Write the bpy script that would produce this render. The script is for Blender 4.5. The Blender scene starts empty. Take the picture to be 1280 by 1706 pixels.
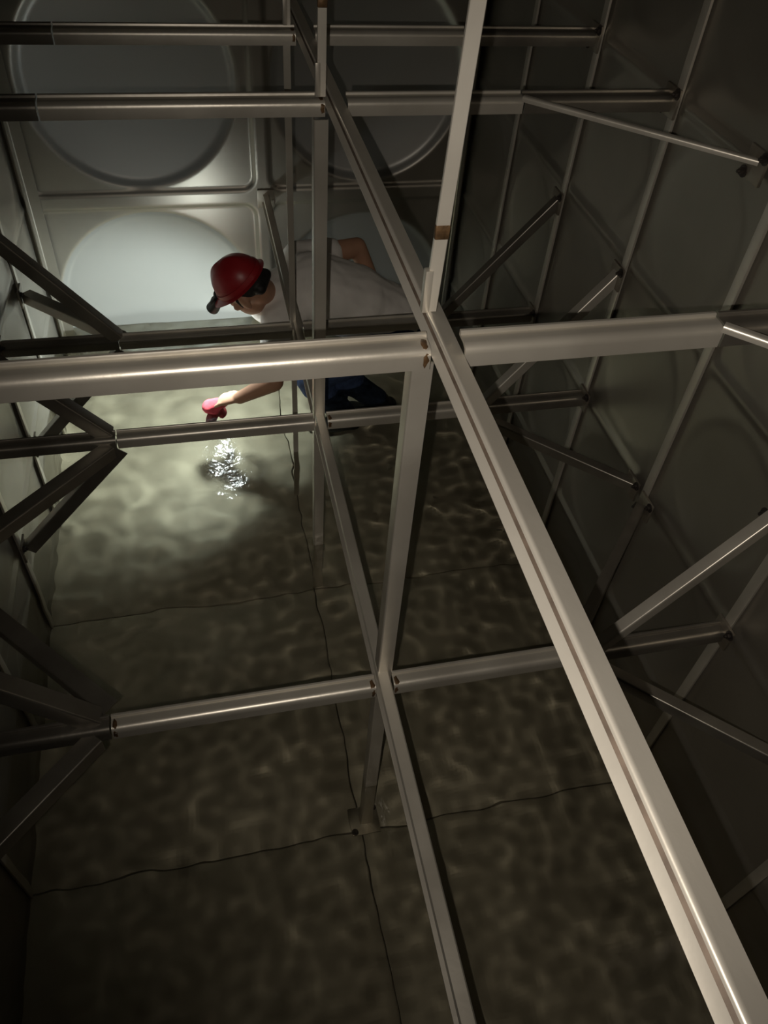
import bpy, bmesh, math, random
from mathutils import Vector, Matrix, noise

# =====================================================================
#  Inside a stainless steel sectional water tank, a worker in a red
#  hard hat crouching in the shallow water among the tie bars.
#  x = right, y = depth, z = up, tank floor at z = 0, metres.
# =====================================================================
sc = bpy.context.scene
COL = sc.collection
rnd = random.Random(7)
Z0 = 0.93                      # height of the lower tier of tie bars
Z1 = Z0 + 0.93                 # height of the upper tier
XL, XR = -1.0, 0.92            # side walls
YB, YF = 2.5, -1.97            # end walls
ROW = (0.0, 0.955, 1.445)      # rows of posts
NXL, NXR = -0.60, 0.50         # ends of the tie bars, where the stays fan out
WATER = 0.315
TOP = 2.95

# ------------------------------------------------------------------ materials
def nodes(name):
    m = bpy.data.materials.new(name); m.use_nodes = True
    nt = m.node_tree; nt.nodes.clear()
    out = nt.nodes.new('ShaderNodeOutputMaterial')
    return m, nt, out

def steel(name, c1, c2, metallic=0.85, rough=0.38, scale=6.0, stretch=(1, 1, 1), bump=0.02, rr=0.12):
    m, nt, out = nodes(name)
    b = nt.nodes.new('ShaderNodeBsdfPrincipled')
    tc = nt.nodes.new('ShaderNodeTexCoord')
    mp = nt.nodes.new('ShaderNodeMapping'); mp.inputs['Scale'].default_value = stretch
    n1 = nt.nodes.new('ShaderNodeTexNoise'); n1.inputs['Scale'].default_value = scale
    n1.inputs['Detail'].default_value = 6
    n2 = nt.nodes.new('ShaderNodeTexNoise'); n2.inputs['Scale'].default_value = scale * 9
    n2.inputs['Detail'].default_value = 3
    r = nt.nodes.new('ShaderNodeValToRGB')
    r.color_ramp.elements[0].position = 0.35; r.color_ramp.elements[0].color = (*c1, 1)
    r.color_ramp.elements[1].position = 0.7;  r.color_ramp.elements[1].color = (*c2, 1)
    mr = nt.nodes.new('ShaderNodeMapRange')
    mr.inputs['To Min'].default_value = rough - rr; mr.inputs['To Max'].default_value = rough + rr
    bp = nt.nodes.new('ShaderNodeBump'); bp.inputs['Strength'].default_value = bump
    bp.inputs['Distance'].default_value = 0.01
    L = nt.links.new
    L(tc.outputs['Object'], mp.inputs['Vector'])
    L(mp.outputs['Vector'], n1.inputs['Vector']); L(mp.outputs['Vector'], n2.inputs['Vector'])
    L(n1.outputs['Fac'], r.inputs['Fac']); L(r.outputs['Color'], b.inputs['Base Color'])
    L(n1.outputs['Fac'], mr.inputs['Value']); L(mr.outputs['Result'], b.inputs['Roughness'])
    L(n2.outputs['Fac'], bp.inputs['Height']); L(bp.outputs['Normal'], b.inputs['Normal'])
    b.inputs['Metallic'].default_value = metallic
    L(b.outputs['BSDF'], out.inputs['Surface'])
    return m

def plain(name, col, rough=0.7, metallic=0.0, var=0.15, scale=20, bump=0.0, spec=0.5):
    m, nt, out = nodes(name)
    b = nt.nodes.new('ShaderNodeBsdfPrincipled')
    tc = nt.nodes.new('ShaderNodeTexCoord')
    n1 = nt.nodes.new('ShaderNodeTexNoise'); n1.inputs['Scale'].default_value = scale; n1.inputs['Detail'].default_value = 5
    r = nt.nodes.new('ShaderNodeValToRGB')
    r.color_ramp.elements[0].position = 0.3; r.color_ramp.elements[0].color = (*[c * (1 - var) for c in col], 1)
    r.color_ramp.elements[1].position = 0.7; r.color_ramp.elements[1].color = (*[min(1, c * (1 + var)) for c in col], 1)
    L = nt.links.new
    L(tc.outputs['Object'], n1.inputs['Vector']); L(n1.outputs['Fac'], r.inputs['Fac'])
    L(r.outputs['Color'], b.inputs['Base Color'])
    if bump:
        bp = nt.nodes.new('ShaderNodeBump'); bp.inputs['Strength'].default_value = bump; bp.inputs['Distance'].default_value = 0.01
        L(n1.outputs['Fac'], bp.inputs['Height']); L(bp.outputs['Normal'], b.inputs['Normal'])
    b.inputs['Roughness'].default_value = rough; b.inputs['Metallic'].default_value = metallic
    b.inputs['Specular IOR Level'].default_value = spec
    L(b.outputs['BSDF'], out.inputs['Surface'])
    return m

M_BAR   = steel('brushed_steel_bar', (0.52, 0.485, 0.425), (0.66, 0.625, 0.555), 0.60, 0.36, 5.0, (1, 1, 1), 0.03, 0.08)
M_WALL  = steel('pressed_steel_sheet', (0.27, 0.248, 0.212), (0.35, 0.323, 0.28), 0.78, 0.40, 2.2, (1, 1, 1), 0.015, 0.06)
def wall_finish(m):
    # the pressed dishes keep a matt, paler finish than the polished flats round them
    nt = m.node_tree; L = nt.links.new
    b = next(n for n in nt.nodes if n.type == 'BSDF_PRINCIPLED')
    at = nt.nodes.new('ShaderNodeAttribute'); at.attribute_name = 'dish'
    src = b.inputs['Base Color'].links[0].from_socket
    mx = nt.nodes.new('ShaderNodeMix'); mx.data_type = 'RGBA'
    L(at.outputs['Fac'], mx.inputs['Factor']); L(src, mx.inputs['A']); mx.inputs['B'].default_value = (0.30, 0.295, 0.28, 1)
    L(mx.outputs['Result'], b.inputs['Base Color'])
    mm = nt.nodes.new('ShaderNodeMapRange'); mm.inputs['To Min'].default_value = 0.78; mm.inputs['To Max'].default_value = 0.50
    L(at.outputs['Fac'], mm.inputs['Value']); L(mm.outputs['Result'], b.inputs['Metallic'])
wall_finish(M_WALL)
M_FLOOR = steel('floor_sheet_with_silt', (0.36, 0.325, 0.265), (0.48, 0.44, 0.365), 0.20, 0.5, 3.0, (1, 1, 1), 0.05, 0.1)
M_CEIL  = steel('roof_sheet', (0.30, 0.28, 0.25), (0.36, 0.34, 0.30), 0.75, 0.5, 3.0)
M_CLEAN = steel('clean_bright_steel_bar', (0.70, 0.66, 0.59), (0.82, 0.78, 0.70), 0.55, 0.36, 5.0, (1, 1, 1), 0.03, 0.06)
M_STAY  = steel('shaded_steel_stay', (0.25, 0.23, 0.20), (0.37, 0.345, 0.30), 0.80, 0.34, 7.0, (1, 1, 1), 0.03, 0.08)  # darker copy of the bar steel; dull angle to the torch put into colour
M_WELD  = plain('heat_tinted_weld', (0.13, 0.075, 0.035), 0.5, 0.5, 0.5, 60, 0.3)
M_SHADE = plain('brown_painted_shade', (0.15, 0.115, 0.09), 0.6, 0.3, 0.3, 30)  # dark brown for the shade painted along the ridge
M_BOLT  = plain('dark_bolt', (0.06, 0.05, 0.045), 0.5, 0.6, 0.3, 40)
M_BRKT  = steel('bracket_steel', (0.22, 0.19, 0.15), (0.36, 0.33, 0.28), 0.7, 0.42, 14.0)
M_SHIRT = plain('white_cotton_shirt', (0.80, 0.765, 0.73), 0.9, 0, 0.08, 9, 0.25)
M_JEANS = plain('blue_denim', (0.035, 0.06, 0.14), 0.9, 0, 0.3, 60, 0.2)
M_SKIN  = plain('skin', (0.46, 0.25, 0.16), 0.55, 0, 0.1, 12)
M_HAIR  = plain('black_hair', (0.012, 0.010, 0.009), 0.6, 0, 0.3, 80, 0.3)
M_HAT   = plain('red_plastic_shell', (0.34, 0.014, 0.020), 0.38, 0, 0.05, 10)
M_BLACK = plain('black_rubber', (0.015, 0.015, 0.015), 0.5, 0, 0.3, 30)
M_BOOT  = plain('black_boot_rubber', (0.015, 0.016, 0.017), 0.4, 0, 0.3, 30)
M_CLOTH = plain('red_cloth', (0.55, 0.06, 0.08), 0.95, 0, 0.2, 30, 0.3)

def mat_lens():
    m, nt, out = nodes('lit_lamp_lens')
    e = nt.nodes.new('ShaderNodeEmission'); e.inputs['Color'].default_value = (0.9, 1, 0.97, 1); e.inputs['Strength'].default_value = 560
    nt.links.new(e.outputs[0], out.inputs['Surface']); return m
M_LENS = mat_lens()

def mat_water():
    m, nt, out = nodes('shallow_water')
    tr = nt.nodes.new('ShaderNodeBsdfRefraction'); tr.inputs['IOR'].default_value = 1.333
    tr.inputs['Roughness'].default_value = 0.0; tr.inputs['Color'].default_value = (0.90, 0.89, 0.82, 1)
    gl = nt.nodes.new('ShaderNodeBsdfGlossy'); gl.inputs['Roughness'].default_value = 0.13
    gl.inputs['Color'].default_value = (1, 1, 1, 1)
    # reflectance by Schlick's rule, the same from above and below
    ge = nt.nodes.new('ShaderNodeNewGeometry')
    dt = nt.nodes.new('ShaderNodeVectorMath'); dt.operation = 'DOT_PRODUCT'
    ab = nt.nodes.new('ShaderNodeMath'); ab.operation = 'ABSOLUTE'
    om = nt.nodes.new('ShaderNodeMath'); om.operation = 'SUBTRACT'; om.inputs[0].default_value = 1.0; om.use_clamp = True
    pw = nt.nodes.new('ShaderNodeMath'); pw.operation = 'POWER'; pw.inputs[1].default_value = 5.0
    fr = nt.nodes.new('ShaderNodeMath'); fr.operation = 'MULTIPLY_ADD'; fr.inputs[1].default_value = 0.98; fr.inputs[2].default_value = 0.02
    nt.links.new(ge.outputs['Incoming'], dt.inputs[0]); nt.links.new(ge.outputs['Normal'], dt.inputs[1])
    nt.links.new(dt.outputs['Value'], ab.inputs[0]); nt.links.new(ab.outputs[0], om.inputs[1])
    nt.links.new(om.outputs[0], pw.inputs[0]); nt.links.new(pw.outputs[0], fr.inputs[0])
    mx = nt.nodes.new('ShaderNodeMixShader')
    tc = nt.nodes.new('ShaderNodeTexCoord')
    n1 = nt.nodes.new('ShaderNodeTexNoise'); n1.inputs['Scale'].default_value = 9; n1.inputs['Detail'].default_value = 2.5
    n2 = nt.nodes.new('ShaderNodeTexNoise'); n2.inputs['Scale'].default_value = 48; n2.inputs['Detail'].default_value = 2
    a = nt.nodes.new('ShaderNodeMath'); a.operation = 'MULTIPLY_ADD'; a.inputs[1].default_value = 0.22
    bp = nt.nodes.new('ShaderNodeBump'); bp.inputs['Strength'].default_value = 0.6; bp.inputs['Distance'].default_value = 0.012
    L = nt.links.new
    L(tc.outputs['Object'], n1.inputs['Vector']); L(tc.outputs['Object'], n2.inputs['Vector'])
    L(n2.outputs['Fac'], a.inputs[0]); L(n1.outputs['Fac'], a.inputs[2])
    L(a.outputs[0], bp.inputs['Height'])
    L(bp.outputs['Normal'], gl.inputs['Normal'])
    L(fr.outputs[0], mx.inputs['Fac']); L(tr.outputs[0], mx.inputs[1]); L(gl.outputs[0], mx.inputs[2])
    L(mx.outputs[0], out.inputs['Surface'])
    return m
M_WATER = mat_water()

# ------------------------------------------------------------------ helpers
def link(name, me, mat, parent=None):
    o = bpy.data.objects.new(name, me); COL.objects.link(o)
    if mat: me.materials.append(mat)
    if parent: o.parent = parent; o.matrix_parent_inverse = Matrix.Translation(-parent.location)
    return o

def from_bm(name, bm, mat, parent=None, angle=32):
    bmesh.ops.recalc_face_normals(bm, faces=bm.faces)
    lim = math.radians(angle)
    for f in bm.faces: f.smooth = True
    for e in bm.edges:
        e.smooth = len(e.link_faces) == 2 and e.calc_face_angle(0) < lim
    me = bpy.data.meshes.new(name); bm.to_mesh(me); bm.free()
    return link(name, me, mat, parent)

def thing(name, label, cat, loc, group=None):
    o = bpy.data.objects.new(name, None); COL.objects.link(o)
    o.location = loc; o.empty_display_size = 0.05
    o['label'] = label; o['category'] = cat
    if group: o['group'] = group
    return o

def tag(o, label, cat, group=None, kind=None):
    o['label'] = label; o['category'] = cat
    if group: o['group'] = group
    if kind: o['kind'] = kind
    return o

def struct(o, label=None):
    o['kind'] = 'structure'
    if label: o['label'] = label
    return o

def V(*a): return Vector(a)

def sweep(bm, prof, p0, p1, ua, va):
    """closed 2D profile (u,v) swept straight from p0 to p1, with caps"""
    p0, p1, ua, va = Vector(p0), Vector(p1), Vector(ua), Vector(va)
    a = [bm.verts.new(p0 + ua * u + va * v) for u, v in prof]
    b = [bm.verts.new(p1 + ua * u + va * v) for u, v in prof]
    n = len(prof)
    for i in range(n):
        j = (i + 1) % n
        bm.faces.new((a[i], a[j], b[j], b[i]))
    bm.faces.new(a[::-1]); bm.faces.new(b)

def angle_prof(front, top, t=0.004, r=0.007, lip=0.0):
    """L section: outer corner near the origin, front leg down -v, top leg along +u, optional upturned lip"""
    p = [(0, -front)]
    for k in range(6):
        q = math.pi / 2 * k / 5
        p.append((r - r * math.cos(q), -r + r * math.sin(q)))
    if lip:
        p += [(top - 0.003, 0), (top - 0.002, lip - 0.0015), (top - 0.0005, lip), (top + t, lip), (top + t, -t)]
    else:
        p += [(top, 0), (top, -t)]
    p += [(r + 0.002, -t), (t + 0.3 * r, -t - 0.3 * r), (t, -r - 0.002), (t, -front)]
    return p

def box(bm, c, s, rot=None, bev=0.0):
    r = bmesh.ops.create_cube(bm, size=1.0)
    vs = r['verts']
    m = Matrix.Translation(c) @ (rot.to_4x4() if rot else Matrix.Identity(4)) @ Matrix.Diagonal((*s, 1))
    bmesh.ops.transform(bm, matrix=m, verts=vs)
    if bev:
        es = list({e for v in vs for e in v.link_edges})
        bmesh.ops.bevel(bm, geom=es, offset=bev, segments=2, profile=0.6, affect='EDGES')

def cyl(bm, p0, p1, r, seg=12, r2=None):
    p0, p1 = Vector(p0), Vector(p1); d = p1 - p0
    q = d.to_track_quat('Z', 'Y').to_matrix().to_4x4()
    m = Matrix.Translation((p0 + p1) / 2) @ q
    bmesh.ops.create_cone(bm, cap_ends=True, segments=seg, radius1=r, radius2=r if r2 is None else r2, depth=d.length, matrix=m)

def ball(bm, c, s, rot=None, u=20, v=14):
    m = Matrix.Translation(c) @ (rot.to_4x4() if rot else Matrix.Identity(4)) @ Matrix.Diagonal((*s, 1))
    bmesh.ops.create_uvsphere(bm, u_segments=u, v_segments=v, radius=1.0, matrix=m)

def blob(bm, c, r, seed, sx=(1, 1, 1)):
    """small irregular weld bead"""
    s = bmesh.ops.create_icosphere(bm, subdivisions=2, radius=1.0)['verts']
    for v in s:
        k = 1 + 0.6 * noise.noise(v.co * 2.2 + Vector((seed, 0, 0)))
        v.co = Vector(c) + Vector((v.co.x * sx[0], v.co.y * sx[1], v.co.z * sx[2])) * r * k

def hexbolt(bm, c, n, r=0.009, h=0.008):
    c, n = Vector(c), Vector(n).normalized()
    cyl(bm, c, c + n * 0.002, r * 1.7, 14)
    cyl(bm, c + n * 0.002, c + n * (0.002 + h), r, 6)
    cyl(bm, c + n * (0.002 + h), c + n * (0.008 + h), r * 0.5, 8)

# ------------------------------------------------------------------ tank shell
def sstep(a, b, x):
    t = max(0.0, min(1.0, (x - a) / (b - a))); return t * t * (3 - 2 * t)

def panel_h(s, t, w, h, R, rim, depth, flange, proud, cr):
    """inward relief of one pressed panel; s,t from the panel's centre"""
    qx, qy = abs(s) - (w / 2 - flange - cr), abs(t) - (h / 2 - flange - cr)
    d = math.hypot(max(qx, 0), max(qy, 0)) + min(max(qx, qy), 0) - cr
    hgt = proud * sstep(-0.004, 0.012, d)
    r = math.hypot(s, t)
    if r < R: hgt -= depth * (1 - (r / R) ** 2) * 0.8 + depth * 0.2 * (1 - sstep(R - rim, R, r))
    return hgt

def relief_wall(name, fn, u0, u1, v0, v1, du, place, dish=None):
    nu, nv = int((u1 - u0) / du) + 1, int((v1 - v0) / du) + 1
    vs = []; fs = []
    for j in range(nv + 1):
        v = v0 + (v1 - v0) * j / nv
        for i in range(nu + 1):
            u = u0 + (u1 - u0) * i / nu
            vs.append(place(u, v, fn(u, v)))
    for j in range(nv):
        for i in range(nu):
            a = j * (nu + 1) + i
            fs.append((a, a + 1, a + nu + 2, a + nu + 1))
    # a thin outer skin so that the sheet has a thickness
    n0 = len(vs)
    cs = [(u0, v0), (u1, v0), (u1, v1), (u0, v1)]
    vs += [place(u, v, -0.09) for u, v in cs]
    fs.append((n0 + 3, n0 + 2, n0 + 1, n0))
    me = bpy.data.meshes.new(name); me.from_pydata(vs, [], fs); me.update()
    for p in me.polygons: p.use_smooth = True
    if dish:
        at = me.attributes.new('dish', 'FLOAT', 'POINT')
        for j in range(nv + 1):
            v = v0 + (v1 - v0) * j / nv
            for i in range(nu + 1):
                at.data[j * (nu + 1) + i].value = dish(u0 + (u1 - u0) * i / nu, v)
    return struct(link(name, me, M_WALL))

ZS = (-0.085, Z0, Z1, TOP)
def cell(x, cuts):
    for a, b in zip(cuts[:-1], cuts[1:]):
        if a <= x <= b: return (a + b) / 2, b - a
    return (cuts[0] + cuts[1]) / 2, cuts[1] - cuts[0]

XC = (XL, 0.0, XR)
def f_end(u, v):
    cu, w = cell(u, XC); cv, h = cell(v, ZS)
    return panel_h(u - cu, v - cv, w, h, min(w, h) * 0.5 - 0.045, 0.035, 0.085, 0.038, 0.016, 0.05)
def dish_end(u, v):
    cu, w = cell(u, XC); cv, h = cell(v, ZS)
    R = min(w, h) * 0.5 - 0.045
    return 1 - sstep(R - 0.012, R, math.hypot(u - cu, v - cv))
YC = (YF, -1.44, -0.955, -0.48, 0.0, 0.48, 0.955, 1.445, 1.95, YB)
ZH = (-0.085, Z0 / 2 + .01, Z0, Z0 + .49, Z1, Z1 + .54, TOP)
def f_side(u, v):
    cu, w = cell(u, YC); cv, h = cell(v, ZH)
    return panel_h(u - cu, v - cv, w, h, 0.2, 0.03, 0.010, 0.016, 0.008, 0.04)

FZ = -0.085                     # tank floor, seen raised by the water above it
relief_wall('wall_back', f_end, XL, XR, FZ - .02, TOP, 0.009, lambda u, v, h: (u, YB - h, v), dish_end)
relief_wall('wall_front', f_end, XL, XR, FZ - .02, TOP, 0.03, lambda u, v, h: (u, YF + h, v))
relief_wall('wall_right', f_side, YF, YB, FZ - .02, TOP, 0.0125, lambda u, v, h: (XR - h, u, v))
relief_wall('wall_left', f_side, YF, YB, FZ - .02, TOP, 0.0125, lambda u, v, h: (XL + h, u, v))

bm = bmesh.new()                               # floor sheets with lapped joints
xs = (XL, 0.0, XR)
for a, b in zip(YC[:-1:2], list(YC[2::2]) + [YB]):
    for c, d in zip(xs[:-1], xs[1:]):
        box(bm, ((c + d) / 2, (a + b) / 2, FZ - 0.02), (d - c - 0.004, b - a - 0.004, 0.04), bev=0.003)
box(bm, ((XL + XR) / 2, (YF + YB) / 2, FZ - 0.06), (XR - XL + 0.18, YB - YF + 0.18, 0.05))
struct(from_bm('floor', bm, M_FLOOR))
bm = bmesh.new()
box(bm, ((XL + XR) / 2, (YF + YB) / 2, TOP + 0.03), (XR - XL + 0.18, YB - YF + 0.18, 0.05))
struct(from_bm('ceiling', bm, M_CEIL))

# cover strips over the upright joints of the side walls
tn = 0
for y in YC[1:-1]:
    for side, x, s in (('right', XR, -1), ('left', XL, 1)):
        tn += 1
        bm = bmesh.new()
        box(bm, (x + s * 0.013, y, (TOP + FZ) / 2), (0.008, 0.030, TOP - FZ - 0.01), bev=0.003)
        struct(from_bm('trim_%d' % tn, bm, M_BAR))
# corner angles
for x, y, sx, sy in ((XL, YB, 1, -1), (XR, YB, -1, -1)):
    tn += 1
    bm = bmesh.new()
    sweep(bm, angle_prof(0.05, 0.05, 0.004, 0.006), (x + sx * 0.021, y + sy * 0.021, FZ), (x + sx * 0.021, y + sy * 0.021, TOP), (sx, 0, 0), (0, -sy, 0))
    struct(from_bm('trim_%d' % tn, bm, M_WALL))

# ------------------------------------------------------------------ water
def wave(x, y):
    p = Vector((x, y, 0))
    return 0.0050 * noise.noise(p * 4.1) + 0.0036 * noise.noise(p * 9.3 + Vector((3, 1, 7))) + 0.0014 * noise.noise(p * 21 + Vector((9, 2, 1)))
nx, ny = 170, 400
vs = []; fs = []
for j in range(ny + 1):
    for i in range(nx + 1):
        x = XL + 0.004 + (XR - XL - 0.008) * i / nx; y = YF + 0.004 + (YB - YF - 0.008) * j / ny
        vs.append((x, y, WATER + wave(x, y)))
for j in range(ny):
    for i in range(nx):
        a = j * (nx + 1) + i; fs.append((a, a + 1, a + nx + 2, a + nx + 1))
me = bpy.data.meshes.new('water'); me.from_pydata(vs, [], fs); me.update()
for p in me.polygons: p.use_smooth = True
tag(link('water', me, M_WATER), 'shallow murky rippled water covering the whole tank floor', 'water', kind='stuff')

# ------------------------------------------------------------------ tie bars
P_X = angle_prof(0.036, 0.034, 0.004, 0.014, 0.006)
def tie_x(name, x0, x1, y, z, label, weld_l=None, weld_r=None, prof=P_X):
    """tie bar along x; front face at y, top face at z"""
    t = thing(name, label, 'beam', (x0, y, z))
    bm = bmesh.new(); sweep(bm, prof, (x0, y, z), (x1, y, z), (0, 1, 0), (0, 0, 1))
    from_bm('angle_bar', bm, M_BAR, t)
    for x, s in ((x0, weld_l), (x1, weld_r)):
        if s:
            bm = bmesh.new()
            dx = 0.008 if x == x0 else -0.008
            blob(bm, (x + dx * 0.8, y + 0.001, z - 0.020), 0.011, x * 7 + y, (0.55, 0.14, 1.2))
            blob(bm, (x + dx, y + 0.016, z - 0.001), 0.010, x * 3 + z, (0.6, 1.2, 0.2))
            from_bm('weld_bead', bm, M_WELD, t, 80)
    return t

BX0, BX1 = 0.038, 0.071        # the long upper bar lies between these
FX0, FX1 = -0.004, 0.026       # the long lower bar
def tie_y(name, prof, x, z, y0, y1, ua, label, mat=M_BAR):
    t = thing(name, label, 'beam', (x, y0, z))
    bm = bmesh.new(); sweep(bm, prof, (x, y0, z), (x, y1, z), ua, (0, 0, 1))
    from_bm('angle_bar', bm, mat, t)
    bm = bmesh.new()
    box(bm, (x + 0.015, y1 - 0.004, z - 0.02), (0.075, 0.006, 0.08), bev=0.002)
    from_bm('end_bracket', bm, M_BRKT, t)
    return t

# roof-shaped section: a short flange towards the light, a rolled ridge, a longer flange falling away
pb = [(-0.0168, -0.0190), (-0.0182, -0.0155), (-0.0048, -0.0040), (-0.0036, -0.0016), (-0.0020, -0.0003), (0.0002, 0.0000),
      (0.0024, -0.0006), (0.0045, -0.0021), (0.0325, -0.0185), (0.0310, -0.0225), (0.0045, -0.0080), (0.0, -0.0065), (-0.0035, -0.0078)]
tB = tie_y('tie_beam', pb, BX0, Z1 + 0.014, YF + 0.01, YB - 0.02, (1, 0, 0),
      'thick bright steel tie bar running diagonally across the photo, nearest the camera', M_CLEAN)
bm = bmesh.new()                               # dark strip painting in the shade beside the rolled ridge
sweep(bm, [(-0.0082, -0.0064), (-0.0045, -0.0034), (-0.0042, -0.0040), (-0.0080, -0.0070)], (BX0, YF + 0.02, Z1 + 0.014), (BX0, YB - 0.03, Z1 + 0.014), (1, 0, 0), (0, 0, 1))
sm = from_bm('shade_line', bm, M_SHADE, tB); sm['label'] = 'dark painted shade line along the bar'
cp = [(0, -0.006), (0.003, 0), (0.027, 0), (0.030, -0.003), (0.030, -0.036), (0.027, -0.039), (-0.004, -0.039), (-0.004, -0.035), (0.024, -0.035), (0.026, -0.033), (0.026, -0.006), (0.024, -0.004), (0.003, -0.004)]
tF = tie_y('tie_beam', cp, FX0, Z0 + 0.016, YF + 0.01, YB - 0.02, (1, 0, 0),
      'long thin tie bar of the lower tier leading away from the bottom edge towards the worker')

yA, yC, yD = -0.008, 0.955, 1.445
tie_x('tie_beam', NXL, BX0 - 0.019, yA, Z1 + 0.010, 'bright horizontal tie bar in front of the lit water, left of the thick diagonal bar', None, True)
tie_x('tie_beam', BX1 + 0.001, NXR, yA, Z1 + 0.010, 'bright horizontal tie bar right of the thick diagonal bar, ending at the shiny stay', None, None)
tie_x('tie_beam', NXL, BX0 - 0.019, yC, Z1 + 0.012, 'second horizontal bar from the top edge, left of the diagonal bar, above the lit round panel', None, True)
tie_x('tie_beam', BX1 + 0.001, NXR, yC, Z1 + 0.012, 'second horizontal bar from the top edge, right of the thick diagonal bar', None, None)
tie_x('tie_beam', NXL, BX0 - 0.019, yD, Z1 + 0.014, 'topmost horizontal bar in the photo, left of the dark end of the diagonal bar', None, True)
tie_x('tie_beam', BX1 + 0.001, NXR, yD, Z1 + 0.014, 'topmost horizontal bar in the photo, right of the dark end of the diagonal bar', None, None)
tie_x('tie_beam', NXL, FX0 - 0.006, -0.020, Z0 + 0.010, 'lowest horizontal tie bar above the dark water, left part up to the thin long bar', True, True)
tie_x('tie_beam', FX1 + 0.006, NXR, -0.020, Z0 + 0.010, 'lowest horizontal tie bar, right part between the thin long bar and the thick diagonal bar', True, None)
tie_x('tie_beam', NXL, FX0 - 0.006, 0.925, Z0 + 0.018, 'tie bar crossing the lamp-lit water just above the sparkling glare', None, None)
tie_x('tie_beam', FX1 + 0.006, NXR, 0.925, Z0 + 0.018, 'dim tie bar in front of the blue jeans, leading right to a fan of stays', True, None)
tie_x('tie_beam', NXL, FX0 - 0.006, 1.440, Z0 + 0.010, 'shadowed dark tie bar below the lit round panel and the red hard hat', None, None)
tie_x('tie_beam', FX1 + 0.006, NXR, 1.440, Z0 + 0.010, 'shadowed dark tie bar in front of the white shirt', None, None)

# ------------------------------------------------------------------ posts
P_POST = angle_prof(0.034, 0.034, 0.004, 0.004)
def post(x, y, z0, z1, label, prof=P_POST, base=True):
    t = thing('post', label, 'post', (x, y, z0))
    bm = bmesh.new(); sweep(bm, prof, (x, y, z0), (x, y, z1), (1, 0, 0), (0, -1, 0))
    from_bm('angle_bar', bm, M_BAR, t)
    if base:
        bm = bmesh.new(); box(bm, (x + 0.015, y + 0.015, z0 + 0.004), (0.09, 0.09, 0.008), bev=0.002)
        from_bm('base_plate', bm, M_BRKT, t)
        for dx, dy in ((-.02, -.02), (.05, .05)):
            bm = bmesh.new(); hexbolt(bm, (x + dx, y + dy, z0 + 0.008), (0, 0, 1), 0.006)
            from_bm('bolt', bm, M_BOLT, t)
    return t
def flat(w, t): return [(0, 0), (w, 0), (w, -t), (0, -t)]
post(0.000, 0.018, FZ, Z1 - 0.034, 'steel angle post nearest the camera, from the bright front bar down past the lowest bar')
post(-0.006, 0.962, FZ, Z1 - 0.034, 'steel angle post standing in front of the white shirt, under the second bar', base=False)
post(-0.012, 1.482, FZ, Z1 - 0.026, 'slim flat post just right of the red hard hat, rising up to the topmost bar', flat(0.020, 0.006), base=False)

def hanger(p0, p1, w, label, cz=None):
    t = thing('hanger_strap', label, 'strap', p0)
    p0, p1 = Vector(p0), Vector(p1)
    bm = bmesh.new()
    d = (p1 - p0).normalized()
    pr = [(-w / 2, 0.001), (-w / 2 + 0.001, 0), (w / 2 - 0.001, 0), (w / 2, 0.001), (w / 2, 0.006), (-w / 2, 0.006)]
    sweep(bm, pr, p0, p1, (1, 0, 0), (0, 1, 0))
    from_bm('flat_bar', bm, M_CLEAN, t)
    bm = bmesh.new(); c = p0 + d * 0.035
    box(bm, (c.x - w * 0.45, c.y + 0.004, c.z), (0.012, 0.014, 0.07), bev=0.002)
    from_bm('foot_bracket', bm, M_BAR, t)
    if cz:
        q = p0 + (p1 - p0) * ((cz - p0.z) / (p1.z - p0.z))
        bm = bmesh.new(); box(bm, (q.x, q.y + 0.003, q.z), (w * 1.08, 0.009, 0.022), bev=0.003)
        from_bm('weld_bead', bm, M_WELD, t)
    return t
hanger((0.0400, 0.085, Z1 + 0.013), (0.0725, 0.085, TOP), 0.0205, 'bright pale flat strap hanging from the roof, meeting the thick diagonal bar', Z0 + 1.072)
hanger((0.010, 0.953, Z1 + 0.02), (0.014, 0.953, TOP), 0.020, 'upright strap above the second bar, crossing behind the dark diagonal bar', Z0 + 1.135)
hanger((0.000, 1.462, Z1 + 0.022), (-0.004, 1.462, TOP), 0.016, 'faint upright strap at the top edge beside the dark end of the diagonal bar')

# ------------------------------------------------------------------ stays to the side walls
P_STAY = angle_prof(0.032, 0.030, 0.004, 0.005)
P_WIDE = angle_prof(0.040, 0.042, 0.004, 0.005)
P_SLIM = angle_prof(0.013, 0.013, 0.003, 0.006)
def stay(a, b, label, prof=P_STAY, flip=False, bolt=True, up=(0, 0, 1), along=False, bright=False, mat=None):
    a, b = Vector(a), Vector(b)
    d = (b - a).normalized()
    u = d.cross(Vector(up)).normalized()
    if u.y < 0: u = -u
    if flip: u = -u
    v = u.cross(d).normalized()
    if v.z < 0: v = -v
    if along: u, v = Vector((0, 1, 0)), Vector((0, 0, 1))
    t = thing('wall_stay', label, 'brace', a)
    bm = bmesh.new(); sweep(bm, prof, a, b, u, v)
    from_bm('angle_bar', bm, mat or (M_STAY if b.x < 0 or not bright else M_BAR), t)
    s = 1 if b.x > 0 else -1
    xw = XR if s > 0 else XL
    bm = bmesh.new()
    box(bm, (xw - s * 0.021, b.y + u.y * 0.015, b.z - 0.015), (0.008, 0.07, 0.07), bev=0.002)
    from_bm('end_bracket', bm, M_BRKT, t)
    if bolt:
        for dy, dz in ((-0.027, 0.024), (0.027, -0.024)):
            bm = bmesh.new(); hexbolt(bm, (xw - s * 0.025, b.y + u.y * 0.015 + dy, b.z - 0.015 + dz), (-s, 0, 0), 0.008)
            from_bm('bolt', bm, M_BOLT, t)
    return t
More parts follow.
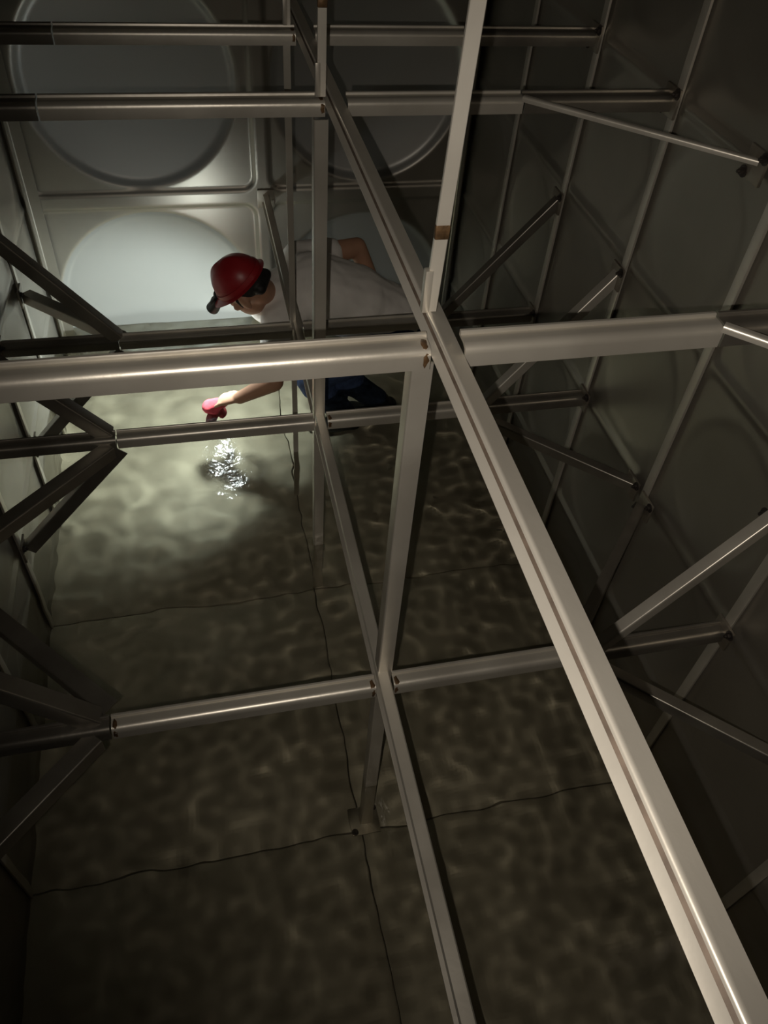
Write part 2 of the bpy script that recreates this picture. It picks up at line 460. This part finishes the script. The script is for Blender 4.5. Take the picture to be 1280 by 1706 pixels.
WR, WL = XR - 0.024, XL + 0.024
e = 0.004
# ---- right side, lower tier, nearest row
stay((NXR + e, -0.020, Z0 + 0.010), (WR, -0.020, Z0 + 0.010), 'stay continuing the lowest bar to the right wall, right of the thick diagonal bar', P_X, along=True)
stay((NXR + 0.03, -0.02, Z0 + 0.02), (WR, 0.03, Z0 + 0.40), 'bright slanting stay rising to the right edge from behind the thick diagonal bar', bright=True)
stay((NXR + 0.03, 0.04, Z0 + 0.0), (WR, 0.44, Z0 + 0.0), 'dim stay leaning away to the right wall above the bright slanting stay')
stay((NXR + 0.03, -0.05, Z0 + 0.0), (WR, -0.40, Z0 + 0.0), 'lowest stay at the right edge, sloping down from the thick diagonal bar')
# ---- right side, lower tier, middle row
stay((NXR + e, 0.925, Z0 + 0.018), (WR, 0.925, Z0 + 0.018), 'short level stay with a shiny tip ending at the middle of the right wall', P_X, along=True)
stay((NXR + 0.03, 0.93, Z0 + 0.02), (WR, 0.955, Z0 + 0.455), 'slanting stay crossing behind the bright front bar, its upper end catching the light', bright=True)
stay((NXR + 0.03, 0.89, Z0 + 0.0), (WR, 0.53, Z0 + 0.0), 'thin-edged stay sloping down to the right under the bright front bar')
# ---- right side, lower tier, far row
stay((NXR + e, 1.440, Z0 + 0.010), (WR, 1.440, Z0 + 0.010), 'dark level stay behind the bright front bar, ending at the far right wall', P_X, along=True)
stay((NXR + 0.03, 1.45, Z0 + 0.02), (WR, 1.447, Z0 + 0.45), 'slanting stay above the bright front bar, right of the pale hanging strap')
# ---- right side, upper tier
stay((NXR + e, yA, Z1 + 0.010), (WR, yA, Z1 + 0.010), 'level stay running on from the bright front bar to the right wall', P_X, along=True)
stay((NXR - 0.008, -0.012, Z1 + 0.018), (WR, -0.40, Z1 + 0.018), 'short stay at the right edge with a glaring white spot on its end', P_SLIM, bright=True)
stay((NXR + e, yC, Z1 + 0.012), (WR, yC, Z1 + 0.012), 'level stay running on from the second bar to a bolt on the right wall', P_X, along=True)
stay((NXR - 0.012, 0.940, Z1 + 0.022), (WR, 0.56, Z1 + 0.022), 'long thin stay sloping down to the upper right edge from the second bar', P_SLIM, bright=True)
stay((NXR + e, yD, Z1 + 0.014), (WR, yD, Z1 + 0.014), 'level stay running on from the topmost bar to the right wall', P_X, along=True)
# ---- left side, lower tier, nearest row
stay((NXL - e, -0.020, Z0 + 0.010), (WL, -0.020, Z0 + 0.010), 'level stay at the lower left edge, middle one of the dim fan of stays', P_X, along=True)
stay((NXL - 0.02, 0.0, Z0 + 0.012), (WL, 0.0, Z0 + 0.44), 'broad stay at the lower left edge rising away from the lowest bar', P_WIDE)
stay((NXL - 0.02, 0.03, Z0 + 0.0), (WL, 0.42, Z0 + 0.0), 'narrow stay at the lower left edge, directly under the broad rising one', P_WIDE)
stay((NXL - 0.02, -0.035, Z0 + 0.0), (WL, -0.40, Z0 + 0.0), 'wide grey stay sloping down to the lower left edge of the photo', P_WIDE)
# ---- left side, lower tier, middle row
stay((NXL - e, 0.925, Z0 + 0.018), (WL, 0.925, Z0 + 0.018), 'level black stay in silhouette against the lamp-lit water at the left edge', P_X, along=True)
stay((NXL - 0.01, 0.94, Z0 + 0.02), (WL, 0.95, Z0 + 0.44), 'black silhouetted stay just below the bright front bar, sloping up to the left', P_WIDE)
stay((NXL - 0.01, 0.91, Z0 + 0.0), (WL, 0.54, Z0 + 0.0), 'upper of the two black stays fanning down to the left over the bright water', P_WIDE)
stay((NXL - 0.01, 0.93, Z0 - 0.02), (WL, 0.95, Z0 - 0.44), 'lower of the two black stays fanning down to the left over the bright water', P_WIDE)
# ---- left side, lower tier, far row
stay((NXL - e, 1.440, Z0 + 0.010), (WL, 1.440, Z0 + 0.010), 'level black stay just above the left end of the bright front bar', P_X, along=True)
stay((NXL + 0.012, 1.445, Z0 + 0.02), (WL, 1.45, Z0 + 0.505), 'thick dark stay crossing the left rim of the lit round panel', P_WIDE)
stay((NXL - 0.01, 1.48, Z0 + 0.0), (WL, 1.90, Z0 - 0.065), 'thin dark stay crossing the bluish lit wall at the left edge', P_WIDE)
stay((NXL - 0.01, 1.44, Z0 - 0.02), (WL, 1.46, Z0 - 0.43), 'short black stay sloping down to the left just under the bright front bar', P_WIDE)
# ---- left side, upper tier
stay((NXL - e, yA, Z1 + 0.010), (WL, yA, Z1 + 0.010), 'level stay beyond the left end of the bright front bar', P_X, along=True)
stay((NXL - e, yC, Z1 + 0.012), (WL, yC, Z1 + 0.012), 'level stay at the left edge, running on from the second bar', P_X, along=True)
stay((NXL - e, yD, Z1 + 0.014), (WL, yD, Z1 + 0.014), 'level stay at the left edge, running on from the topmost bar', P_X, along=True)

# ------------------------------------------------------------------ the worker
def capsule(bm, a, b, ra, rb, sy=1.0, up=None, n=16):
    """tapered limb segment with round ends; sy flattens it across 'up'"""
    a, b = Vector(a), Vector(b); d = b - a; L = d.length; d.normalize()
    up = Vector(up) if up else (Vector((0, 0, 1)) if abs(d.z) < 0.9 else Vector((1, 0, 0)))
    s = d.cross(up).normalized(); t = s.cross(d)
    rings = []
    prof = []
    for k in range(5):
        q = -math.pi / 2 + math.pi / 2 * (k + 0.35) / 5
        prof.append((math.sin(q) * ra, math.cos(q) * ra))
    for k in range(5): prof.append((L * k / 4, ra + (rb - ra) * k / 4))
    for k in range(1, 5):
        q = math.pi / 2 * (k - 0.15) / 4.3
        prof.append((L + math.sin(q) * rb, math.cos(q) * rb))
    for x, r in prof:
        rings.append([bm.verts.new(a + d * x + s * (r * math.cos(2 * math.pi * i / n)) + t * (r * sy * math.sin(2 * math.pi * i / n))) for i in range(n)])
    for p, q in zip(rings[:-1], rings[1:]):
        for i in range(n):
            j = (i + 1) % n; bm.faces.new((p[i], p[j], q[j], q[i]))
    bm.faces.new(rings[0][::-1]); bm.faces.new(rings[-1])

def fuse(name, bm, mat, voxel, parent=None, iters=6, disp=0.0):
    """one continuous surface out of overlapping volumes"""
    bmesh.ops.recalc_face_normals(bm, faces=bm.faces)
    me = bpy.data.meshes.new('tmp'); bm.to_mesh(me); bm.free()
    o = bpy.data.objects.new('tmp', me); COL.objects.link(o)
    r = o.modifiers.new('r', 'REMESH'); r.mode = 'VOXEL'; r.voxel_size = voxel
    s = o.modifiers.new('s', 'SMOOTH'); s.factor = 0.5; s.iterations = iters
    dg = bpy.context.evaluated_depsgraph_get()
    m2 = bpy.data.meshes.new_from_object(o.evaluated_get(dg)); m2.name = name
    bpy.data.objects.remove(o); bpy.data.meshes.remove(me)
    if disp:
        for v in m2.vertices:
            p = v.co
            k = noise.noise(Vector((p.x * 9, p.y * 14, p.z * 9))) + 0.5 * noise.noise(Vector((p.x * 22, p.y * 30, p.z * 22)))
            v.co = p + v.normal * disp * k
    for p in m2.polygons: p.use_smooth = True
    return link(name, m2, mat, parent)

# joints
PEL = V(0.500, 2.00, 0.555); WAI = V(0.345, 2.00, 0.690); CHE = V(0.145, 1.98, 0.772); NEK = V(-0.035, 1.95, 0.775)
SHR = V(0.105, 2.125, 0.822); ELR = V(0.372, 2.195, 0.828); WRR = V(0.475, 2.15, 0.61)
SHL = V(-0.015, 1.82, 0.725); ELL = V(-0.060, 1.72, 0.500); WRL = V(-0.205, 1.74, 0.415)
HPR = V(0.520, 2.06, 0.535); KNR = V(0.270, 1.93, 0.360); ANR = V(0.470, 1.97, 0.005)
HPL = V(0.500, 1.91, 0.535); KNL = V(0.115, 1.86, 0.420); ANL = V(0.300, 1.88, 0.005)
HC = V(-0.138, 1.85, 0.865)                       # middle of the head
HF = V(-0.66, 0.40, -0.64).normalized()            # where the face points
HU = V(-0.52, 0.0, 0.85); HU = (HU - HF * HU.dot(HF)).normalized()
HR = HF.cross(HU).normalized()                     # the head's right
HM = Matrix((HR, HF, HU)).transposed()             # columns: right, front, up
def H(r, f, u): return HC + HR * r + HF * f + HU * u

person = thing('person', 'crouching person in a red hard hat, white shirt and blue jeans, bent over the water', 'person', (0.29, 1.99, FZ))

def fingers(bm, wrist, d, side, nrm, curl, thumb_side):
    """palm plus five bent fingers; d along the hand, side across it, nrm out of the palm"""
    d, side, nrm = d.normalized(), side.normalized(), nrm.normalized()
    capsule(bm, wrist, wrist + d * 0.075, 0.024, 0.036, 0.5, nrm)
    for k, (o, L) in enumerate(((-0.030, 0.070), (-0.010, 0.080), (0.010, 0.075), (0.029, 0.058))):
        p = wrist + d * 0.085 + side * o; dd = d.copy(); r = 0.0092 - 0.0006 * k
        for q, fr in enumerate((0.45, 0.30, 0.25)):
            ang = curl * (0.7, 1.0, 0.9)[q] + 0.05 * k
            dd = (dd * math.cos(ang) + nrm * math.sin(ang)).normalized()
            n2 = p + dd * L * fr
            capsule(bm, p, n2, r, r * 0.92); p = n2; r *= 0.93
    p = wrist + d * 0.025 + side * (-0.030 * thumb_side)
    td = (d * 0.75 - side * thumb_side * 0.6 + nrm * 0.4).normalized()
    for L in (0.045, 0.032, 0.026):
        n2 = p + td * L; capsule(bm, p, n2, 0.0115, 0.0095); p = n2
        td = (td + d * 0.25 + side * thumb_side * 0.25).normalized()

bm = bmesh.new()
capsule(bm, PEL, WAI, 0.125, 0.115, 1.0, (0, 1, 0)); capsule(bm, WAI, CHE, 0.115, 0.125, 1.2, (0, 1, 0))
capsule(bm, CHE, NEK, 0.12, 0.07, 1.25, (0, 1, 0)); capsule(bm, NEK, H(0, -0.030, -0.035), 0.058, 0.048)
capsule(bm, CHE + V(-.04, .06, .02), SHR, 0.075, 0.062); capsule(bm, CHE + V(-.04, -.06, 0), SHL, 0.075, 0.062)
capsule(bm, SHR, ELR, 0.056, 0.042); capsule(bm, ELR, WRR, 0.042, 0.027)
capsule(bm, SHL, ELL, 0.056, 0.042); capsule(bm, ELL, WRL, 0.042, 0.027)
for h, k, a in ((HPR, KNR, ANR), (HPL, KNL, ANL)):
    capsule(bm, h, k, 0.088, 0.060); capsule(bm, k, k + (a - k) * 0.35, 0.058, 0.058); capsule(bm, k + (a - k) * 0.35, a, 0.058, 0.040)
    capsule(bm, a + V(0.03, 0, -0.035), a + V(-0.16, 0, -0.045), 0.036, 0.030, 0.8)
fingers(bm, WRR, V(0.25, -0.55, -0.55), V(0.6, 0.5, -0.2), V(-0.3, -0.6, 0.1), 0.45, 1)
fingers(bm, WRL, V(-0.72, 0.42, -0.35), V(0.4, 0.75, 0.1), V(0.1, 0.2, -0.9), 0.55, -1)
# head: skull, jaw, brow, nose, lips, ears
ball(bm, H(0, -0.012, 0.025), (0.076, 0.095, 0.090), HM); ball(bm, H(0, 0.030, -0.045), (0.056, 0.062, 0.068), HM)
ball(bm, H(0, 0.062, -0.088), (0.026, 0.024, 0.022), HM); ball(bm, H(0, 0.078, 0.022), (0.056, 0.014, 0.012), HM)
capsule(bm, H(0, 0.084, 0.008), H(0, 0.106, -0.026), 0.010, 0.0145); ball(bm, H(0, 0.088, -0.058), (0.024, 0.010, 0.006), HM)
ball(bm, H(0, 0.087, -0.068), (0.021, 0.010, 0.007), HM)
for s in (-1, 1):
    ball(bm, H(s * 0.079, -0.012, -0.012), (0.010, 0.021, 0.033), HM); ball(bm, H(s * 0.045, 0.055, -0.022), (0.024, 0.022, 0.018), HM)
body = fuse('body', bm, M_SKIN, 0.0055, person, 5)
for s in (-1, 1):
    bm = bmesh.new(); ball(bm, H(s * 0.032, 0.074, 0.004), (0.012, 0.012, 0.010), HM, 12, 8)
    from_bm('eye', bm, M_BLACK, person, 80)

bm = bmesh.new()                                   # short black hair below the hat
ball(bm, H(0, -0.028, 0.032), (0.079, 0.086, 0.078), HM)
capsule(bm, H(-0.04, -0.085, -0.010), H(0.04, -0.085, -0.010), 0.024, 0.024)
for s in (-1, 1): capsule(bm, H(s * 0.072, 0.012, 0.01), H(s * 0.074, 0.012, -0.02), 0.010, 0.008)
fuse('hair', bm, M_HAIR, 0.006, person, 3)

bm = bmesh.new()                                   # shirt: torso, short sleeves
capsule(bm, PEL + V(.0, 0, .03), WAI, 0.142, 0.135, 1.05, (0, 1, 0)); capsule(bm, WAI, CHE, 0.135, 0.142, 1.25, (0, 1, 0))
capsule(bm, CHE, NEK + V(-0.012, -0.01, -0.02), 0.137, 0.095, 1.25, (0, 1, 0))
capsule(bm, CHE + V(-.04, .06, .02), SHR, 0.09, 0.08); capsule(bm, CHE + V(-.04, -.06, 0), SHL, 0.09, 0.08)
capsule(bm, SHR, SHR + (ELR - SHR) * 0.50, 0.078, 0.068); capsule(bm, SHL, SHL + (ELL - SHL) * 0.55, 0.078, 0.070)
capsule(bm, CHE + V(0, 0, -.06), WAI + V(0, 0, -.05), 0.12, 0.12, 1.2, (0, 1, 0))
shirt = fuse('shirt', bm, M_SHIRT, 0.009, person, 6, 0.006); shirt['label'] = 'white short sleeved shirt'

bm = bmesh.new()                                   # jeans
capsule(bm, PEL + V(0.015, 0, -0.02), PEL + V(-0.05, 0, 0.035), 0.138, 0.128, 1.1, (0, 1, 0))
for h, k, a in ((HPR, KNR, ANR), (HPL, KNL, ANL)):
    capsule(bm, h, k, 0.102, 0.078); capsule(bm, k, k + (a - k) * 0.78, 0.076, 0.064)
tr = fuse('jeans', bm, M_JEANS, 0.009, person, 5, 0.004); tr['label'] = 'dark blue jeans'
for k, a in ((KNR, ANR), (KNL, ANL)):              # rubber boots
    bm = bmesh.new()
    capsule(bm, a + (k - a) * 0.32, a, 0.060, 0.052); capsule(bm, a + V(0.035, 0, -0.033), a + V(-0.165, 0, -0.042), 0.050, 0.043, 0.9)
    fuse('boot', bm, M_BOOT, 0.009, person, 3)

# hard hat: domed shell with ridge, brim and peak
bm = bmesh.new()
rows = []
N = 40
for k in range(15):
    q = math.pi / 2 * k / 14
    row = []
    for i in range(N):
        a = 2 * math.pi * i / N
        rx, ry, rz = 0.094, 0.110, 0.106
        c, s_ = math.cos(a), math.sin(a)
        r_ = math.cos(q) ** 0.85
        up = rz * math.sin(q) + 0.010 * math.exp(-(c * r_ * 6) ** 2) * math.cos(q) ** 0.3 * math.sin(q)
        row.append(bm.verts.new(H(rx * c * r_, ry * s_ * r_ - 0.006, 0.040 + up)))
    rows.append(row)
brim = []
for wdt, drop in ((0.004, -0.002), (0.016, -0.006), (0.0, -0.012)):
    row = []
    for i in range(N):
        a = 2 * math.pi * i / N; c, s_ = math.cos(a), math.sin(a)
        pk = max(0, s_) ** 3
        ex = wdt * (1 + 2.2 * pk) if wdt else -0.006
        row.append(bm.verts.new(H((0.094 + ex) * c, (0.110 + ex) * s_ - 0.006, 0.040 + drop - 0.008 * pk * (wdt > 0.01))))
    brim.append(row)
order = rows[::-1] + brim
for p, q in zip(order[:-1], order[1:]):
    for i in range(N):
        j = (i + 1) % N
        bm.faces.new((p[i], q[i], q[j], p[j]))
bmesh.ops.remove_doubles(bm, verts=bm.verts, dist=0.0004)
hat = from_bm('hard_hat', bm, M_HAT, person, 60); hat['label'] = 'red hard hat with a short peak'
bm = bmesh.new()                                   # strap round the shell
N2 = 48
for i in range(N2):
    vsq = []
    for k in (0, 1):
        a = 2 * math.pi * (i + k) / N2; c, s_ = math.cos(a), math.sin(a)
        for u_, g in ((0.046, 0.002), (0.062, 0.002), (0.062, 0.0045), (0.046, 0.0045)):
            rr = math.cos(math.asin(min(1, (u_ - 0.04) / 0.106))) ** 0.85
            vsq.append(bm.verts.new(H((0.094 * rr + g) * c, (0.110 * rr + g) * s_ - 0.006, u_)))
    for k in range(4):
        bm.faces.new((vsq[k], vsq[(k + 1) % 4], vsq[4 + (k + 1) % 4], vsq[4 + k]))
bmesh.ops.remove_doubles(bm, verts=bm.verts, dist=0.0003)
from_bm('lamp_strap', bm, M_HAT, hat, 40)
# headlamp on the peak
LD = V(-0.40, 0.38, -0.83).normalized()            # where the lamp points
LP = H(-0.01, 0.182, 0.010)
bm = bmesh.new()
cyl(bm, LP - LD * 0.040, LP + LD * 0.012, 0.021, 18, 0.026)
cyl(bm, LP + LD * 0.012, LP + LD * 0.020, 0.026, 18)
box(bm, LP - LD * 0.030 + HU * 0.006, (0.036, 0.030, 0.034), HM, 0.006)
capsule(bm, LP - LD * 0.03, H(0, 0.128, 0.045), 0.014, 0.014)
lamp = from_bm('headlamp', bm, M_BLACK, hat, 40); lamp['label'] = 'black headlamp on the peak'
bm = bmesh.new(); ball(bm, LP + LD * 0.022, (0.020, 0.020, 0.016), LD.to_track_quat('Z', 'Y').to_matrix(), 20, 12)
from_bm('lens', bm, M_LENS, lamp)

# red cleaning cloth in the worker's left hand, dipping into the water
cw = WRL + V(-0.100, 0.055, -0.075)
bm = bmesh.new()
capsule(bm, cw + V(0.03, -0.01, 0.02), cw + V(-0.03, 0.01, -0.01), 0.030, 0.036, 0.8)
capsule(bm, cw, cw + V(-0.03, -0.01, -0.10), 0.030, 0.040, 0.6); capsule(bm, cw, cw + V(0.02, 0.03, -0.09), 0.026, 0.034, 0.6)
cl = fuse('cleaning_cloth', bm, M_CLOTH, 0.006, None, 3, 0.008)
tag(cl, "red cleaning cloth in the worker's hand, dipping into the water below the hard hat", 'cloth')

# ------------------------------------------------------------------ lights
def spot(name, loc, d, energy, col, ang, blend, rad):
    l = bpy.data.lights.new(name, 'SPOT'); l.energy = energy; l.color = col
    l.spot_size = math.radians(ang); l.spot_blend = blend; l.shadow_soft_size = rad
    o = bpy.data.objects.new(name, l); COL.objects.link(o)
    o.location = loc; o.rotation_euler = Vector(d).to_track_quat('-Z', 'Y').to_euler()
    return o

CAM = V(-0.293, -0.914, 1.604 + Z0)
CR, CU, CF = V(0.975, -0.211, 0.065), V(0.111, 0.723, 0.682), V(0.191, 0.658, -0.729)
FL = CAM + CR * -0.034 - CU * 0.030               # the phone's own torch beside its lens
spot('phone_torch', FL, CF + CR * 0.24 + CU * 0.06, 41.0, (1.0, 0.90, 0.77), 100, 1.0, 0.004)
spot('headlamp_beam', LP + LD * 0.075, LD, 52.0, (0.87, 1.0, 0.98), 158, 0.7, 0.038)

w = bpy.data.worlds.new('world'); sc.world = w; w.use_nodes = True
w.node_tree.nodes['Background'].inputs[0].default_value = (0.02, 0.02, 0.02, 1)

# ------------------------------------------------------------------ camera
cam = bpy.data.cameras.new('camera'); co = bpy.data.objects.new('camera', cam); COL.objects.link(co)
cam.sensor_fit = 'AUTO'; cam.sensor_width = 36; cam.lens = 1300.4 / 1706 * 36
cam.clip_start = 0.01
R3 = Matrix((CR, CU, -CF)).transposed()
co.matrix_world = Matrix.Translation(CAM) @ R3.to_4x4()
sc.camera = co

# light focused by the ripples on to what lies under water
for o in sc.objects:
    if o.type == 'MESH':
        if o.name == 'water': o.cycles.is_caustics_caster = True
        else: o.cycles.is_caustics_receiver = True
    elif o.type == 'LIGHT': o.data.cycles.is_caustics_light = True

sc.view_settings.view_transform = 'Standard'; sc.view_settings.look = 'None'
sc.view_settings.gamma = 1; sc.view_settings.use_curve_mapping = False
sc.view_settings.exposure = 0.0
sc.cycles.use_denoising = True
sc.cycles.sample_clamp_indirect = 4
sc.cycles.max_bounces = 8; sc.cycles.transparent_max_bounces = 16
